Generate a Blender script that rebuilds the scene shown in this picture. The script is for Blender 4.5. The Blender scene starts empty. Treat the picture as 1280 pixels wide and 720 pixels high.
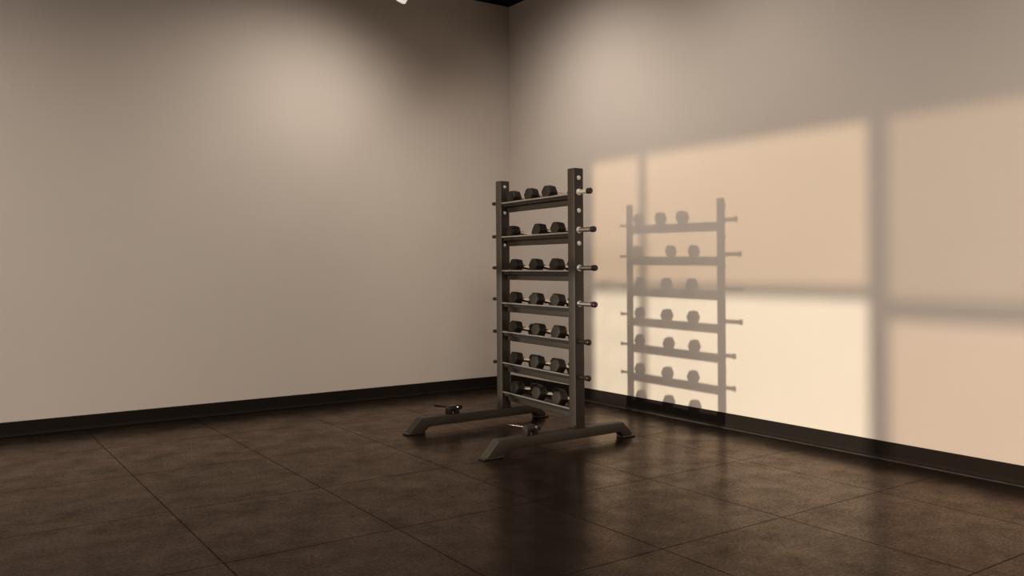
import bpy, bmesh, math, random
from mathutils import Vector, Matrix
random.seed(7)
C = bpy.context.scene.collection
PI = math.pi
S = bpy.context.scene

# ------------------------------------------------------------------ constants
XW, YW, HC = 4.45, 6.50, 3.453          # right wall, left wall, ceiling height
XB, YB = -3.0, -3.2                     # window wall, wall behind the camera
T = 0.16                                # wall thickness

# ------------------------------------------------------------------ materials
def new_mat(name):
    m = bpy.data.materials.new(name); m.use_nodes = True
    nt = m.node_tree
    b = nt.nodes['Principled BSDF']
    return m, nt, b

def simple(name, col, rough=0.5, metal=0.0, spec=0.5, noise=0.0, scale=30.0, bump=0.0, bscale=200.0, tint=0.0):
    m, nt, b = new_mat(name)
    N, L = nt.nodes, nt.links
    b.inputs['Base Color'].default_value = (*col, 1)
    b.inputs['Roughness'].default_value = rough
    b.inputs['Metallic'].default_value = metal
    b.inputs['Specular IOR Level'].default_value = spec
    tc = N.new('ShaderNodeTexCoord')
    n = N.new('ShaderNodeTexNoise'); n.inputs['Scale'].default_value = scale; n.inputs['Detail'].default_value = 5
    L.new(tc.outputs['Object'], n.inputs['Vector'])
    if noise:
        mr = N.new('ShaderNodeMapRange')
        mr.inputs['To Min'].default_value = max(0.02, rough-noise); mr.inputs['To Max'].default_value = min(1, rough+noise)
        L.new(n.outputs['Fac'], mr.inputs['Value']); L.new(mr.outputs['Result'], b.inputs['Roughness'])
    if tint:
        mx = N.new('ShaderNodeMix'); mx.data_type = 'RGBA'
        mx.inputs['A'].default_value = (*[c*(1-tint) for c in col], 1)
        mx.inputs['B'].default_value = (*[min(1, c*(1+tint)) for c in col], 1)
        L.new(n.outputs['Fac'], mx.inputs['Factor']); L.new(mx.outputs['Result'], b.inputs['Base Color'])
    if bump:
        n2 = N.new('ShaderNodeTexNoise'); n2.inputs['Scale'].default_value = bscale; n2.inputs['Detail'].default_value = 4
        L.new(tc.outputs['Object'], n2.inputs['Vector'])
        bp = N.new('ShaderNodeBump'); bp.inputs['Strength'].default_value = bump; bp.inputs['Distance'].default_value = 0.002
        L.new(n2.outputs['Fac'], bp.inputs['Height']); L.new(bp.outputs['Normal'], b.inputs['Normal'])
    return m

WALL_COL = (0.60, 0.525, 0.455)
M_wall = simple('wall paint', WALL_COL, 0.75, spec=0.25, noise=0.05, scale=3, bump=0.12, bscale=90, tint=0.025)
M_dark = simple('fill-cutting dark wall', (0.07, 0.064, 0.06), 0.8, spec=0.2, noise=0.05, scale=3, tint=0.05)  # for the unseen rear wall, made dark to cut fill on the rack sides
M_ceil = simple('black ceiling paint', (0.006, 0.006, 0.007), 0.9, spec=0.1, noise=0.05)
M_base = simple('black rubber baseboard', (0.0115, 0.0080, 0.0057), 0.6, spec=0.10, noise=0.12, scale=14, tint=0.25)
M_caulk = simple('dusty toe edge', (0.045, 0.037, 0.030), 0.8, spec=0.1, noise=0.1, scale=7, tint=0.95)
M_paint = simple('dark powder coat', (0.0235, 0.0158, 0.0102), 0.52, spec=0.55, noise=0.08, scale=25, bump=0.05, bscale=500, tint=0.1)
M_tray = simple('black shelf liner', (0.012, 0.010, 0.009), 0.55, spec=0.35, noise=0.1, scale=40, tint=0.15)
M_rubber = simple('black rubber', (0.0135, 0.0092, 0.0062), 0.55, spec=0.33, noise=0.1, scale=40, bump=0.15, bscale=300, tint=0.2)
M_steel = simple('brushed steel', (0.60, 0.56, 0.52), 0.40, metal=1.0, noise=0.08, scale=60)
M_chrome = simple('chrome', (0.62, 0.59, 0.55), 0.18, metal=1.0, noise=0.05, scale=60)
M_dsteel = simple('dark steel', (0.085, 0.072, 0.062), 0.3, metal=1.0, noise=0.08, scale=60)
M_zinc = simple('zinc plating', (0.80, 0.77, 0.72), 0.34, metal=0.55, noise=0.08, scale=80)
M_cap = simple('black plastic cap', (0.018, 0.012, 0.009), 0.35, noise=0.08, scale=60)
M_purple = simple('plum plastic cap', (0.045, 0.010, 0.022), 0.3, noise=0.08, scale=60)
M_white = simple('white lamp enamel', (0.80, 0.77, 0.73), 0.4, noise=0.05, scale=40)
M_frame = simple('dark window frame', (0.03, 0.028, 0.026), 0.4, noise=0.05, scale=20)

def floor_mat():
    m, nt, b = new_mat('black rubber gym tiles')
    N, L = nt.nodes, nt.links
    tc = N.new('ShaderNodeTexCoord')
    mp = N.new('ShaderNodeMapping'); mp.inputs['Location'].default_value = (-3.07+7.15, -2.42+8.3, 0)
    L.new(tc.outputs['Object'], mp.inputs['Vector'])
    br = N.new('ShaderNodeTexBrick'); br.offset = 0; br.squash = 1
    for k, v in (('Scale', 1), ('Mortar Size', 0.004), ('Mortar Smooth', 0.35), ('Bias', 0), ('Brick Width', 0.715), ('Row Height', 0.83)):
        br.inputs[k].default_value = v
    br.inputs['Color1'].default_value = (0.82, 0.82, 0.82, 1); br.inputs['Color2'].default_value = (1.15, 1.15, 1.15, 1)
    br.inputs['Mortar'].default_value = (0.5, 0.5, 0.5, 1)
    L.new(mp.outputs['Vector'], br.inputs['Vector'])
    def noise(scale, detail=4, rough=0.55):
        n = N.new('ShaderNodeTexNoise'); n.inputs['Scale'].default_value = scale; n.inputs['Detail'].default_value = detail; n.inputs['Roughness'].default_value = rough
        L.new(tc.outputs['Object'], n.inputs['Vector']); return n
    def mrange(src, a, b_, c, d):
        r = N.new('ShaderNodeMapRange'); r.inputs['From Min'].default_value = a; r.inputs['From Max'].default_value = b_
        r.inputs['To Min'].default_value = c; r.inputs['To Max'].default_value = d
        L.new(src, r.inputs['Value']); return r.outputs['Result']
    def mth(op, a, b_):
        n = N.new('ShaderNodeMath'); n.operation = op
        for i, v in enumerate((a, b_)):
            if isinstance(v, (int, float)): n.inputs[i].default_value = v
            else: L.new(v, n.inputs[i])
        return n.outputs[0]
    big = noise(1.6, 5, 0.6); med = noise(9, 6, 0.65); fine = noise(160, 3, 0.6)
    wear = mth('ADD', mth('MULTIPLY', big.outputs['Fac'], 0.6), mth('MULTIPLY', med.outputs['Fac'], 0.4))
    tintf = mrange(wear, 0.38, 0.62, 0.7, 1.45)
    grain = mrange(fine.outputs['Fac'], 0.35, 0.65, 0.75, 1.3)
    val = mth('MULTIPLY', tintf, grain)
    mul = N.new('ShaderNodeMix'); mul.data_type = 'RGBA'; mul.blend_type = 'MULTIPLY'; mul.inputs['Factor'].default_value = 1
    mul.inputs['A'].default_value = (0.0066, 0.0047, 0.0040, 1); L.new(br.outputs['Color'], mul.inputs['B'])
    vs = N.new('ShaderNodeVectorMath'); vs.operation = 'SCALE'
    L.new(mul.outputs['Result'], vs.inputs[0]); L.new(val, vs.inputs['Scale'])
    # sparse pale flecks pressed into the rubber
    vo = N.new('ShaderNodeTexVoronoi'); vo.inputs['Scale'].default_value = 3.2; L.new(tc.outputs['Object'], vo.inputs['Vector'])
    fl = mth('LESS_THAN', vo.outputs['Distance'], 0.012)
    wn = N.new('ShaderNodeSeparateColor'); L.new(vo.outputs['Color'], wn.inputs[0])
    fl = mth('MULTIPLY', fl, mth('GREATER_THAN', wn.outputs[0], 0.6))
    mx = N.new('ShaderNodeMix'); mx.data_type = 'RGBA'; L.new(fl, mx.inputs['Factor'])
    L.new(vs.outputs['Vector'], mx.inputs['A']); mx.inputs['B'].default_value = (0.22, 0.19, 0.16, 1)
    dif = N.new('ShaderNodeBsdfDiffuse'); L.new(mx.outputs['Result'], dif.inputs['Color'])
    glo = N.new('ShaderNodeBsdfGlossy'); glo.inputs['Color'].default_value = (*FLOOR_TINT, 1)
    rg = mrange(wear, 0.38, 0.62, FLOOR_R0, FLOOR_R1)
    L.new(rg, glo.inputs['Roughness'])
    spots = noise(5, 7, 0.7)
    sp = mth('MULTIPLY', mrange(spots.outputs['Fac'], 0.35, 0.65, 0.7, 1.3), mrange(noise(75, 4, 0.7).outputs['Fac'], 0.35, 0.65, 0.65, 1.35))
    sp = mth('MULTIPLY', sp, mrange(br.outputs['Fac'], 0, 1, 1.0, 0.32))
    fr = N.new('ShaderNodeFresnel'); fr.inputs['IOR'].default_value = FLOOR_IOR
    sp = mth('MULTIPLY', sp, fr.outputs[0])
    h = mth('ADD', mth('MULTIPLY', fine.outputs['Fac'], 0.5), mth('MULTIPLY', med.outputs['Fac'], 0.6))
    h = mth('SUBTRACT', h, mth('MULTIPLY', br.outputs['Fac'], 1.6))
    bp = N.new('ShaderNodeBump'); bp.inputs['Strength'].default_value = 0.2; bp.inputs['Distance'].default_value = 0.0022
    L.new(h, bp.inputs['Height'])
    for n_ in (dif, glo): L.new(bp.outputs['Normal'], n_.inputs['Normal'])
    ms = N.new('ShaderNodeMixShader'); L.new(sp, ms.inputs[0]); L.new(dif.outputs[0], ms.inputs[1]); L.new(glo.outputs[0], ms.inputs[2])
    out = next(n_ for n_ in N if n_.type == 'OUTPUT_MATERIAL'); L.new(ms.outputs[0], out.inputs['Surface']); N.remove(b)
    return m
FLOOR_IOR, FLOOR_R0, FLOOR_R1, FLOOR_TINT = 1.185, 0.26, 0.18, (1.0, 0.82, 0.68)
M_floor = floor_mat()

def glass_mat(name, tint):
    m = bpy.data.materials.new(name); m.use_nodes = True
    nt = m.node_tree; nt.nodes.clear()
    o = nt.nodes.new('ShaderNodeOutputMaterial'); t = nt.nodes.new('ShaderNodeBsdfTransparent')
    g = nt.nodes.new('ShaderNodeBsdfGlossy'); g.inputs['Roughness'].default_value = 0.02
    mx = nt.nodes.new('ShaderNodeMixShader'); mx.inputs[0].default_value = 0.05
    t.inputs['Color'].default_value = (*tint, 1)
    nt.links.new(t.outputs[0], mx.inputs[1]); nt.links.new(g.outputs[0], mx.inputs[2]); nt.links.new(mx.outputs[0], o.inputs['Surface'])
    return m
M_glass = glass_mat('clear window glass', (0.99, 0.99, 0.99))
M_glass_t = glass_mat('sun-dimming glass', (0.73, 0.66, 0.60))  # this and the next tints are invented to dim parts of the sun patch
M_glass_r = glass_mat('right sun-dimming glass', (0.73, 0.66, 0.62))
M_glass_d = glass_mat('strongest sun-dimming glass', (0.54, 0.48, 0.44))

def emit_mat(name, col, s):
    m = bpy.data.materials.new(name); m.use_nodes = True
    nt = m.node_tree; b = nt.nodes['Principled BSDF']
    b.inputs['Base Color'].default_value = (0.8, 0.75, 0.7, 1)
    b.inputs['Emission Color'].default_value = (*col, 1); b.inputs['Emission Strength'].default_value = s
    return m
M_ring = emit_mat('added rim glow', (1.0, 0.90, 0.80), 0.62)  # emission added so the lamp rim looks bright
M_lens = emit_mat('lamp lens', (1.0, 0.86, 0.70), 3.0)

# ------------------------------------------------------------------ mesh helpers
def add_box(bm, lo, hi, bevel=0.0, seg=2):
    r = bmesh.ops.create_cube(bm, size=1)
    vs = r['verts']
    for v in vs:
        v.co = Vector([lo[i] + (v.co[i]+0.5)*(hi[i]-lo[i]) for i in range(3)])
    if bevel:
        es = list({e for v in vs for e in v.link_edges})
        bmesh.ops.bevel(bm, geom=es, offset=bevel, segments=seg, affect='EDGES', profile=0.5)

def add_prism(bm, pts, y0, y1, bevel=0.0, axis='y', seg=2):
    """closed outline in (a, z) swept from y0 to y1"""
    def P(a, z, y): return Vector((a, y, z)) if axis == 'y' else Vector((y, a, z))
    v0 = [bm.verts.new(P(a, z, y0)) for a, z in pts]
    v1 = [bm.verts.new(P(a, z, y1)) for a, z in pts]
    n = len(pts); fs = [bm.faces.new(v0), bm.faces.new(list(reversed(v1)))]
    for i in range(n):
        fs.append(bm.faces.new((v0[i], v1[i], v1[(i+1) % n], v0[(i+1) % n])))
    bmesh.ops.recalc_face_normals(bm, faces=fs)
    if bevel:
        es = list({e for f in fs for e in f.edges})
        bmesh.ops.bevel(bm, geom=es, offset=bevel, segments=seg, affect='EDGES', profile=0.5)

def add_lathe(bm, prof, origin=(0, 0, 0), direction=(1, 0, 0), n=24):
    """profile of (distance along the axis, radius), turned about the axis"""
    d = Vector(direction).normalized()
    a = Vector((0, 0, 1)) if abs(d.z) < 0.9 else Vector((1, 0, 0))
    u = d.cross(a).normalized(); w = d.cross(u).normalized(); o = Vector(origin)
    rings = []
    for t, r in prof:
        if r <= 1e-6: rings.append([bm.verts.new(o + d*t)])
        else: rings.append([bm.verts.new(o + d*t + (u*math.cos(2*PI*k/n) + w*math.sin(2*PI*k/n))*r) for k in range(n)])
    fs = []
    for A, B in zip(rings[:-1], rings[1:]):
        for k in range(n):
            k2 = (k+1) % n
            if len(A) == 1 and len(B) == 1: continue
            if len(A) == 1: fs.append(bm.faces.new((A[0], B[k], B[k2])))
            elif len(B) == 1: fs.append(bm.faces.new((A[k], B[0], A[k2])))
            else: fs.append(bm.faces.new((A[k], B[k], B[k2], A[k2])))
    bmesh.ops.recalc_face_normals(bm, faces=fs)

def rod(bm, p, q, r, n=20, ch=0.15):
    p, q = Vector(p), Vector(q); L = (q-p).length; c = r*ch
    add_lathe(bm, [(0, 0), (0, r-c), (c, r), (L-c, r), (L, r-c), (L, 0)], p, q-p, n)

def obj(name, bm, mat, parent=None, smooth=False, angle=35):
    me = bpy.data.meshes.new(name); bm.to_mesh(me); bm.free()
    me.materials.append(mat)
    o = bpy.data.objects.new(name, me); C.objects.link(o)
    if smooth:
        for p in me.polygons: p.use_smooth = True
        try: me.set_sharp_from_angle(angle=math.radians(angle))
        except Exception: pass
    if parent: o.parent = parent
    return o

def thing(name, label, cat, loc=(0, 0, 0), rz=0, group=None):
    o = bpy.data.objects.new(name, None); C.objects.link(o)
    o.location = loc; o.rotation_euler = (0, 0, rz); o.empty_display_size = 0.1
    o['label'] = label; o['category'] = cat
    if group: o['group'] = group
    return o

def struct(name, bm, mat, parent=None, smooth=False):
    o = obj(name, bm, mat, parent, smooth)
    if parent is None: o['kind'] = 'structure'
    return o

# ------------------------------------------------------------------ room shell
bm = bmesh.new(); add_box(bm, (XB-T, YB-T, -0.12), (XW+T, YW+T, 0)); struct('floor', bm, M_floor)
bm = bmesh.new(); add_box(bm, (XB-T, YB-T, HC), (XW+T, YW+T, HC+0.15)); struct('ceiling', bm, M_ceil)
bm = bmesh.new(); add_box(bm, (XB-T, YW, 0), (XW+T, YW+T, HC)); struct('wall_left', bm, M_wall)
bm = bmesh.new(); add_box(bm, (XW, YB, 0), (XW+T, YW, HC)); struct('wall_right', bm, M_wall)
bm = bmesh.new(); add_box(bm, (XB-T, YB-T, 0), (XW+T, YB, HC)); struct('wall_rear', bm, M_dark)

# rubber cove base: flat face with a flared toe
def cove(lo, hi, along, at, sgn, name):
    t = 0.009
    prof = [(0, 0.002), (0.021, 0.002), (0.021, 0.005), (0.015, 0.008), (t+0.002, 0.014), (t, 0.024), (t, 0.094), (t-0.003, 0.0985), (0, 0.0985)]
    bm = bmesh.new()
    add_prism(bm, [(at - sgn*a, z) for a, z in prof], lo, hi, axis=along)
    return struct(name, bm, M_base)
cove(YB+0.03, YW-0.002, 'y', XW-0.001, 1, 'baseboard_right')
cove(XB+0.03, XW-0.025, 'x', YW-0.001, 1, 'baseboard_left')
# the thin bead of dust and sealant along the toes of the base
bm = bmesh.new(); add_prism(bm, [(XW-0.030, 0.0), (XW-0.022, 0.0), (XW-0.022, 0.0055), (XW-0.026, 0.0045)], YB+0.05, YW-0.04, axis='y'); struct('trim_1', bm, M_caulk)

# window wall: openings left and right of a mullion, sun comes through here
WY0, WYM, WYB, WY1 = 0.55, 3.70, 5.62, 6.22   # right end, thick post, thin post, left end
WTOP, SILL, SILL_N = 2.915, 0.14, 0.95
bm = bmesh.new()
add_box(bm, (XB-T, YB, WTOP), (XB, YW, HC))
struct('wall_front', bm, M_wall)
for lo, hi in (((XB-T, YB, 0), (XB, WY0, WTOP)), ((XB-T, WY1, 0), (XB, YW, WTOP)),
               ((XB-T, WY0, 0), (XB, WYB, SILL)), ((XB-T, WYB, 0), (XB, WY1, SILL_N))):
    bm = bmesh.new(); add_box(bm, lo, hi); struct('wall_front', bm, M_wall)

def window(name, y0, y1, z0, z1, rail_z, rail_h, el, er, glass):
    xa, xb = XB-0.11, XB-0.05
    bm = bmesh.new()
    add_box(bm, (xa, y0, z0), (xb, y0+er, z1), 0.003)
    add_box(bm, (xa, y1-el, z0), (xb, y1, z1), 0.003)
    add_box(bm, (xa, y0+er, z1-0.03), (xb, y1-el, z1), 0.003)
    add_box(bm, (xa, y0+er, z0), (xb, y1-el, z0+0.03), 0.003)
    add_box(bm, (xa, y0+er, rail_z-rail_h/2), (xb, y1-el, rail_z+rail_h/2), 0.003)
    f = struct(name, bm, M_frame)
    for za, zb, gm in ((z0+0.026, rail_z-rail_h/2+0.004, glass[0]), (rail_z+rail_h/2-0.004, z1-0.026, glass[1])):
        bm = bmesh.new(); add_box(bm, (XB-0.083, y0+er-0.004, za), (XB-0.077, y1-el+0.004, zb)); obj('pane', bm, gm, f)
    return f
window('window_1', WY0, WYM, SILL, WTOP, 1.815, 0.12, 0.065, 0.05, (M_glass_r, M_glass_d))
window('window_2', WYM, WYB, SILL, WTOP, 1.90, 0.072, 0.036, 0.065, (M_glass, M_glass_t))
window('window_3', WYB, WY1, SILL_N, WTOP, 1.90, 0.072, 0.03, 0.036, (M_glass, M_glass_t))

# ------------------------------------------------------------------ dumbbell rack
RX, RY, ROT = 3.27, 4.09, 0.0157
TW, TD, W, DX, TOP = 0.0653, 0.0723, 0.896, 0.080, 1.685
ZB0, ZB = 0.042, 0.1024
rack = thing('dumbbell_rack', 'tall dark steel dumbbell rack with seven shelves standing on two long feet in the corner', 'dumbbell rack', (RX, RY, 0), ROT)

def frame_parts(x0, y0):
    # upright: hollow box section with a cap
    bm = bmesh.new(); add_box(bm, (x0, y0, ZB-0.002), (x0+TD, y0+TW, TOP-0.004), 0.004, 3)
    up = obj('upright', bm, M_paint, rack, True)
    bm = bmesh.new(); add_box(bm, (x0+0.0012, y0+0.0012, TOP-0.005), (x0+TD-0.0012, y0+TW-0.0012, TOP), 0.002, 2)
    obj('end_cap', bm, M_cap, up)
    # weld plate where the upright meets the foot
    bm = bmesh.new(); add_box(bm, (x0-0.012, y0+0.001, ZB-0.001), (x0+TD+0.012, y0+TW-0.001, ZB+0.006), 0.002, 2)
    obj('weld_plate', bm, M_paint, up)
    # foot: box section with sloped, splayed ends
    pts = [(-0.652, 0.010), (-0.564, ZB), (0.388, ZB), (0.462, 0.030), (0.462, 0.010), (0.392, 0.010), (0.362, ZB0), (-0.500, ZB0), (-0.538, 0.010)]
    bm = bmesh.new(); add_prism(bm, pts, y0, y0+TW, 0.004, 'y', 3)
    ft = obj('foot', bm, M_paint, rack, True)
    for xa, xb in ((-0.668, -0.532), (0.386, 0.488)):
        bm = bmesh.new(); add_box(bm, (xa, y0-0.002, 0.0), (xb, y0+TW+0.002, 0.0125), 0.005, 3)
        obj('foot_pad', bm, M_cap, ft, True)
    return up, ft
frame_parts(0, 0)
frame_parts(DX, W)

# shelves, in a frame whose y runs from the right upright to the left one
ang = math.atan2(DX, W-TW)
ex = Vector((math.cos(ang), -math.sin(ang), 0)); ey = Vector((math.sin(ang), math.cos(ang), 0))
SL = (W-TW)/math.cos(ang)
SHELF_O = Vector((0, TW, 0))
SHELF_M = Matrix(((ex.x, ey.x, 0, SHELF_O.x), (ex.y, ey.y, 0, SHELF_O.y), (0, 0, 1, 0), (0, 0, 0, 1)))
TILTS = [math.radians(d) for d in (5.5, 6, 7.5, 9, 10, 10, 10)]     # how far each tray slopes back
ZS = [1.531, 1.296, 1.062, 0.838, 0.638, 0.422, 0.219]
def to_rack(bm): bmesh.ops.transform(bm, matrix=SHELF_M, verts=bm.verts)
for z, TILT in zip(ZS, TILTS):
    # tray: front lip and a plate whose rear corners are cut away towards the uprights
    bm = bmesh.new(); zt, zl = -0.0065, -0.0095
    plan = [(0.016, 0.004), (0.118, 0.004), (0.275, 0.25), (0.275, SL-0.06), (0.21, SL-0.004), (0.016, SL-0.004)]
    lo = [bm.verts.new((x, y, zl)) for x, y in plan]; hi = [bm.verts.new((x, y, zt)) for x, y in plan]
    bm.faces.new(hi); bm.faces.new(lo[::-1])
    for k in range(6): bm.faces.new((lo[k], lo[(k+1) % 6], hi[(k+1) % 6], hi[k]))
    bmesh.ops.recalc_face_normals(bm, faces=bm.faces)
    bmesh.ops.transform(bm, matrix=Matrix.Translation((0.016, 0, z)) @ Matrix.Rotation(TILT, 4, 'Y') @ Matrix.Translation((-0.016, 0, 0)), verts=bm.verts)
    add_box(bm, (0.0155, 0.004, z-0.028), (0.0185, SL-0.004, z-0.0062))
    to_rack(bm)
    sh = obj('shelf', bm, M_tray, rack)
    bm = bmesh.new(); rod(bm, (0.0095, 0.001, z-0.003), (0.0095, SL+0.004, z-0.003), 0.0062, 14); to_rack(bm)
    obj('front_rail', bm, M_steel, sh, True)
    bm = bmesh.new(); add_box(bm, (0.047, 0.001, z-0.066), (0.066, SL-0.001, z-0.0225), 0.003, 2); to_rack(bm)
    obj('cross_beam', bm, M_paint, sh, True)
    for yb in (0.003, SL-0.006):
        bm = bmesh.new()
        add_prism(bm, [(0.0655, z-0.062), (0.074, z-0.062), (0.112, z-0.042), (0.112, z-0.033), (0.0655, z-0.0225)], yb, yb+0.003, 0, 'y'); to_rack(bm)
        obj('bracket', bm, M_paint, sh)

# storage pegs on the outer face of the right upright
PX = 0.037
for z, L, mat, cap, ring in ((1.540, 0.112, M_zinc, M_dsteel, M_zinc), (1.309, 0.145, M_steel, M_cap, M_zinc), (1.078, 0.155, M_steel, M_cap, M_zinc),
                       (0.860, 0.150, M_steel, M_purple, M_steel), (0.631, 0.092, M_cap, M_cap, M_cap), (0.415, 0.088, M_cap, M_cap, M_cap)):
    bm = bmesh.new(); rod(bm, (PX, -0.0005, z), (PX, -L+0.028, z), 0.0135, 20, 0.05)
    pg = obj('storage_peg', bm, mat, rack, True)
    bm = bmesh.new(); add_lathe(bm, [(0, 0), (0, 0.0165), (0.003, 0.018), (0.024, 0.018), (0.028, 0.0165), (0.030, 0.012), (0.030, 0)], (PX, -L+0.030, z), (0, -1, 0), 20)
    obj('end_cap', bm, cap, pg, True)
    if ring is not M_cap:
        bm = bmesh.new(); add_lathe(bm, [(0, 0.010), (0, 0.020), (0.005, 0.020), (0.007, 0.018), (0.007, 0.0125), (0.004, 0.0125)], (PX-0.002, 0, z), (0, -1, 0), 20)
        obj('collar', bm, ring, pg, True)
# short pegs on the far face of the left upright
for z in (1.533, 1.300, 1.080, 0.860, 0.631, 0.415):
    bm = bmesh.new()
    y0 = W+TW
    add_lathe(bm, [(0, 0), (0, 0.009), (0.052, 0.009), (0.053, 0.0125), (0.074, 0.0125), (0.078, 0.010), (0.078, 0)], (DX+0.030, y0-0.0005, z), (0, 1, 0), 16)
    obj('storage_peg', bm, M_dsteel, rack, True)
# bolts
def hexbolt(x, y, z, sgn=-1, r=0.0105):
    bm = bmesh.new()
    add_lathe(bm, [(0, 0), (0, r*1.35), (0.0025, r*1.35), (0.003, r*1.2), (0.003, 0)], (x, y, z), (0, sgn, 0), 20)
    add_lathe(bm, [(0.003, 0), (0.003, r), (0.009, r), (0.011, r*0.86), (0.011, r*0.45), (0.007, r*0.42), (0.007, 0)], (x, y, z), (0, sgn, 0), 6)
    obj('bolt', bm, M_zinc, rack)
for z in (1.627, 1.428, 1.229): hexbolt(0.035, 0, z)
for z in (1.644, 1.463, 1.238): hexbolt(DX+0.032, W, z, -1, 0.008)

# ------------------------------------------------------------------ dumbbells
HEADL = 0.070
def head_bm(x0, a, sgn):
    """hexagonal head with chamfered rims and a shallow round boss on the outer face"""
    bm = bmesh.new()
    R = a/math.cos(PI/6)
    x1 = x0 + sgn*HEADL
    def hexring(x, s): return [bm.verts.new((x, R*s*math.cos(PI/3*k), R*s*math.sin(PI/3*k))) for k in range(6)]
    rings = [hexring(x0, 0.84), hexring(x0+sgn*0.010, 1.0), hexring(x1-sgn*0.010, 1.0), hexring(x1, 0.84)]
    fs = []
    for A, B in zip(rings[:-1], rings[1:]):
        for k in range(6): fs.append(bm.faces.new((A[k], B[k], B[(k+1) % 6], A[(k+1) % 6])))
    fs.append(bm.faces.new(rings[0])); fs.append(bm.faces.new(rings[-1]))
    bmesh.ops.recalc_face_normals(bm, faces=fs)
    bmesh.ops.bevel(bm, geom=list(bm.edges), offset=0.0045, segments=3, affect='EDGES', profile=0.5)
    add_lathe(bm, [(-0.001, a*0.62), (0.0012, a*0.60), (0.0012, a*0.48), (-0.0004, a*0.46), (-0.0004, 0)], (x1, 0, 0), (sgn, 0, 0), 28)
    return bm
PROTO = {}
def make_dumbbell(a, HANDL):
    root = thing('hex_dumbbell', '', 'dumbbell')
    h1 = obj('head', head_bm(-HANDL/2, a, -1), M_rubber, root, True)
    h2 = obj('head', head_bm(HANDL/2, a, 1), M_rubber, root, True)
    bm = bmesh.new()
    q = HANDL/2
    add_lathe(bm, [(-q-0.004, 0), (-q-0.004, 0.0125), (-q*0.84, 0.0125), (-q*0.58, 0.0140), (-q*0.24, 0.0155), (q*0.24, 0.0155), (q*0.58, 0.0140), (q*0.84, 0.0125), (q+0.004, 0.0125), (q+0.004, 0)], (0, 0, 0), (1, 0, 0), 24)
    obj('handle', bm, M_chrome, root, True)
    return root
def copy_tree(o):
    c = o.copy(); C.objects.link(c)
    for ch in list(o.children):
        d = ch.copy(); C.objects.link(d); d.parent = c
    return c

# camera: focal length in pixels, heading, horizon row, roll, height; then head size and place of each dumbbell along its shelf
CAM_F, CAM_YAW, CAM_HY, CAM_ROLL, CAM_H = 1078.42, 0.9689, 331.09, -0.0072, 1.10
ROWS = [(0.0440, (0.731, 0.500, 0.283)), (0.0415, (0.744, 0.399, 0.177)), (0.0440, (0.714, 0.445, 0.197)), (0.0440, (0.723, 0.443, 0.188)),  # places along each shelf solved from the heads' pixel columns in the image
        (0.0440, (0.726, 0.426, 0.179)), (0.0445, (0.725, 0.441, 0.191)), (0.0445, (0.715, 0.427, 0.177))]
ORD = ['top shelf', 'second shelf from the top', 'third shelf from the top', 'middle shelf', 'third shelf from the bottom', 'second shelf from the bottom', 'bottom shelf']
WHO = ['left dumbbell of the three on the rack\'s %s, black hex heads', 'middle dumbbell of the three on the rack\'s %s, black hex heads', 'right dumbbell of the three on the rack\'s %s, black hex heads']
rackM = Matrix.Translation((RX, RY, 0)) @ Matrix.Rotation(ROT, 4, 'Z')
for ri, ((a, ys), z) in enumerate(zip(ROWS, ZS)):
    for k, y in enumerate(ys):
        HANDL = 0.135 if (ri, k) in ((1, 0), (0, 2)) else 0.068 if k == 2 else 0.097
        if (a, HANDL) not in PROTO: d = PROTO[(a, HANDL)] = make_dumbbell(a, HANDL)
        else: d = copy_tree(PROTO[(a, HANDL)])
        TILT = TILTS[ri]
        yaw = (0.01, 0.02, 0.03)[k] + random.uniform(-0.02, 0.02)
        along = 0.008 + HEADL + HANDL/2 + random.uniform(0, 0.003)     # distance from the lip to the middle of the handle
        up = a - 0.0065 + 0.0008
        ct, st = math.cos(TILT), math.sin(TILT)
        local = Vector((0.016 + along*ct + up*st, y + 0.036, z - along*st + up*ct))
        d.location = rackM @ SHELF_M @ local
        d.rotation_euler = (Matrix.Rotation(ROT - ang, 4, 'Z') @ Matrix.Rotation(TILT, 4, 'Y') @ Matrix.Rotation(ang + yaw, 4, 'Z')).to_euler()
        d['label'] = WHO[k] % ORD[ri]
        d['group'] = 'hex dumbbells on the rack'

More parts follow.
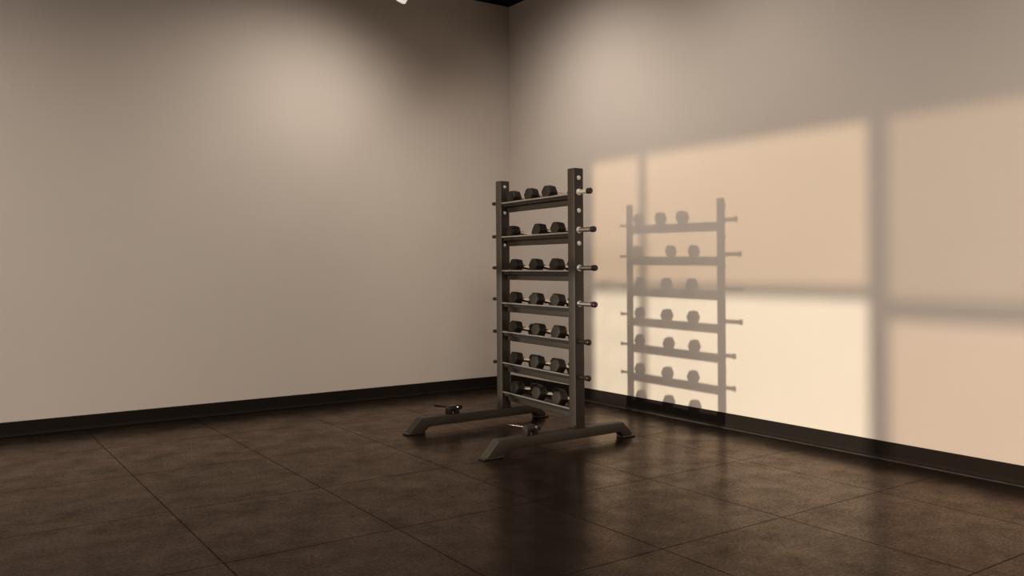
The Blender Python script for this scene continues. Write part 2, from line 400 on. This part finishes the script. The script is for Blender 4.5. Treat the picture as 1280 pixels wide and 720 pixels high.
# ------------------------------------------------------------------ lever clamps sitting on the feet
def clamp(x, y0, label, hl):
    base = rackM @ Vector((x, y0+TW/2, ZB))
    t = thing('lever_clamp', label, 'clamp', base, ROT, 'lever clamps on the rack feet')
    bm = bmesh.new()    # arched body
    pts = [(-0.042, 0.0008), (-0.042, 0.038), (-0.030, 0.056), (0.028, 0.058), (0.040, 0.044), (0.040, 0.0008), (0.010, 0.0008), (0.010, 0.020), (0.004, 0.028), (-0.010, 0.028), (-0.017, 0.020), (-0.017, 0.0008)]
    add_prism(bm, pts, -0.026, 0.026, 0.003, 'y', 2)
    obj('body', bm, M_cap, t, True)
    bm = bmesh.new()    # bolt seen inside the arch
    add_lathe(bm, [(0, 0), (0, 0.008), (0.018, 0.008), (0.020, 0.006), (0.020, 0)], (-0.003, -0.010, 0.0012), (0, 0, 1), 16)
    obj('bolt', bm, M_chrome, t, True)
    bm = bmesh.new()    # long handle
    add_lathe(bm, [(0, 0), (0, 0.0075), (hl*0.6, 0.0080), (hl*0.62, 0.0105), (hl-0.004, 0.0105), (hl, 0.0085), (hl, 0)], (-0.006, 0.020, 0.041), (-0.45, 1, 0.05), 16)
    obj('handle', bm, M_dsteel, t, True)
    bm = bmesh.new()    # short knob on the other side
    add_lathe(bm, [(0, 0), (0, 0.006), (0.022, 0.006), (0.022, 0.016), (0.036, 0.016), (0.040, 0.013), (0.040, 0)], (0.036, 0.0, 0.036), (1, 0.25, 0.08), 16)
    obj('knob', bm, M_cap, t, True)
    bm = bmesh.new(); add_lathe(bm, [(0, 0), (0, 0.0095), (0.004, 0.0095), (0.006, 0.007), (0.006, 0)], (0.026, -0.0255, 0.044), (0, -1, 0), 6)
    obj('nut', bm, M_chrome, t)
    return t
clamp(-0.305, W, 'black lever clamp sitting on the left foot of the rack', 0.13)
clamp(-0.320, 0, 'black lever clamp sitting on the right foot of the rack, nearest the camera', 0.13)

# ------------------------------------------------------------------ track spotlights
SPOT_COL = (1.0, 0.92, 0.84)
FILL_P = 90
def track_head(loc, target, label, group=None):
    loc = Vector(loc); d = (Vector(target)-loc).normalized()
    t = thing('track_spotlight', label, 'spotlight', loc, 0, group)
    bm = bmesh.new()   # can, open at the front, with a recessed reflector
    add_lathe(bm, [(-0.15, 0), (-0.15, 0.038), (-0.142, 0.043), (-0.004, 0.043), (0.0, 0.041), (0.0, 0.036), (-0.035, 0.026), (-0.035, 0)], (0, 0, 0), d, 32)
    obj('can', bm, M_white, t, True)
    bm = bmesh.new(); add_lathe(bm, [(-0.034, 0), (-0.034, 0.024), (-0.032, 0.024), (-0.032, 0)], (0, 0, 0), d, 24)
    obj('lens', bm, M_lens, t)
    bm = bmesh.new()   # ring added around the mouth, glows so the rim looks bright
    add_lathe(bm, [(-0.030, 0.0432), (-0.030, 0.0475), (0.002, 0.0475), (0.004, 0.046), (0.004, 0.0365), (0.001, 0.0365), (0.001, 0.0432)], (0, 0, 0), d, 32)
    obj('glow_ring', bm, M_ring, t, True)
    top = HC-0.035-loc.z
    bm = bmesh.new()
    piv = d*(-0.085)
    rod(bm, (piv.x, piv.y, piv.z), (piv.x, piv.y, top), 0.009, 14)
    obj('stem', bm, M_white, t, True)
    bm = bmesh.new(); add_box(bm, (piv.x-0.05, piv.y-0.018, top-0.03), (piv.x+0.05, piv.y+0.018, top-0.001), 0.004, 2)
    obj('adapter', bm, M_white, t)
    return t, piv
def spot(name, loc, target, P, size, blend, col=SPOT_COL):
    loc = Vector(loc); d = (Vector(target)-loc).normalized()
    l = bpy.data.lights.new(name, 'SPOT'); l.energy = P; l.spot_size = math.radians(size); l.spot_blend = blend; l.color = col
    l.shadow_soft_size = 0.035
    o = bpy.data.objects.new(name, l); C.objects.link(o); o.location = loc + d*0.006
    o.rotation_euler = d.to_track_quat('-Z', 'Y').to_euler()
G = 'track spotlights above the frame'
LAMPS = [  # location, aim point, watts, cone, blend, label, group
    ((2.67, 5.20, 2.890), (2.30, 6.50, 1.50), 62, 135, 1.0, 'white track spotlight under the black ceiling, its rim peeking in at the top edge', None),
    ((-0.55, 5.20, 2.890), (-0.45, 6.50, 1.45), 30, 140, 1.0, 'white track spotlight farther along the left wall, towards the windows', G),
    ((3.15, 5.12, 3.03), (4.45, 5.20, 1.50), 68, 140, 1.0, 'white track spotlight aimed at the right wall behind the rack', G),
    ((3.15, 3.60, 3.03), (4.45, 3.60, 1.50), 33, 138, 1.0, 'added white track spotlight to brighten the right wall, second along its track', G),  # added lamp that brightens the upper right wall
    ((3.15, 0.90, 3.03), (4.45, 0.80, 1.50), 24, 138, 1.0, 'unseen white track spotlight filling the right wall, far from the corner', G),  # unseen fill lamp, lifts the far end of the right wall
]
for i, (loc, tg, P, size, bl, lab, grp) in enumerate(LAMPS):
    track_head(loc, tg, lab, None if grp is None else grp)
    spot('spot_lamp', loc, tg, P, size, bl)
def track(name, lo, hi, lab):
    bm = bmesh.new(); add_box(bm, lo, hi, 0.003)
    o = obj(name, bm, M_ceil); o['label'] = lab; o['category'] = 'light track'
track('light_track', (-2.2, 5.10, HC-0.034), (3.3, 5.14, HC+0.0005), 'black light track on the ceiling along the left wall')
track('light_track', (3.20, -1.5, HC-0.034), (3.24, 5.0, HC+0.0005), 'black light track on the ceiling along the right wall')

# unseen ceiling panels, added as fill light to even out the walls
def panel(x, y, P, lab):
    t = thing('fill_panel', lab, 'fill light', (x, y, HC), 0, 'added fill-light panels out of view')
    bm = bmesh.new()
    for lo, hi in (((-0.62, -0.32, -0.05), (0.62, -0.29, -0.001)), ((-0.62, 0.29, -0.05), (0.62, 0.32, -0.001)), ((-0.62, -0.29, -0.05), (-0.59, 0.29, -0.001)), ((0.59, -0.29, -0.05), (0.62, 0.29, -0.001))):
        add_box(bm, lo, hi, 0.003)
    obj('frame', bm, M_white, t)
    bm = bmesh.new(); add_box(bm, (-0.59, -0.29, -0.03), (0.59, 0.29, -0.012)); obj('diffuser', bm, M_lens, t)
    l = bpy.data.lights.new('fill_panel_lamp', 'AREA'); l.shape = 'RECTANGLE'; l.size = 1.15; l.size_y = 0.55; l.energy = P; l.color = SPOT_COL
    o = bpy.data.objects.new('fill_panel_lamp', l); C.objects.link(o); o.location = (x, y, HC-0.035)
panel(1.4, 0.6, FILL_P*1.25, 'unseen added fill-light panel flush on the black ceiling, above the camera')
panel(-1.4, 3.3, FILL_P*0.75, 'unseen added fill-light panel flush on the black ceiling, by the windows')
panel(-1.4, 1.4, FILL_P, 'unseen added fill-light panel flush on the black ceiling, midway along the windows')

# ------------------------------------------------------------------ daylight
sd = Vector((1.0, -0.115, -0.130)).normalized()
sl = bpy.data.lights.new('sun', 'SUN'); sl.energy = 3.6; sl.angle = math.radians(0.9); sl.color = (1.0, 0.92, 0.74)
so = bpy.data.objects.new('sun', sl); C.objects.link(so); so.location = (-8, 6, 4); so.rotation_euler = sd.to_track_quat('-Z', 'Y').to_euler()

w = bpy.data.worlds.new('world'); S.world = w; w.use_nodes = True
nt = w.node_tree
bg = nt.nodes['Background']
bg.inputs['Color'].default_value = (0.80, 0.76, 0.72, 1); bg.inputs['Strength'].default_value = 1.15

# ------------------------------------------------------------------ camera
fwd = Vector((math.cos(CAM_YAW), math.sin(CAM_YAW), 0)); rgt = Vector((math.sin(CAM_YAW), -math.cos(CAM_YAW), 0)); upv = Vector((0, 0, 1))
a = -CAM_ROLL
R_ = rgt*math.cos(a) - upv*math.sin(a); U_ = upv*math.cos(a) + rgt*math.sin(a)
cd = bpy.data.cameras.new('camera'); cam = bpy.data.objects.new('camera', cd); C.objects.link(cam)
cam.matrix_world = Matrix(((R_.x, U_.x, -fwd.x, 0), (R_.y, U_.y, -fwd.y, 0), (R_.z, U_.z, -fwd.z, CAM_H), (0, 0, 0, 1)))
cd.sensor_width = 36; cd.lens = 36*CAM_F/1280; cd.shift_y = -(360-CAM_HY)/1280; cd.clip_start = 0.05; cd.clip_end = 100
S.camera = cam
S.view_settings.view_transform = 'Standard'; S.view_settings.look = 'None'; S.view_settings.exposure = 0; S.view_settings.gamma = 1
S.view_settings.use_curve_mapping = False
S.cycles.use_denoising = True
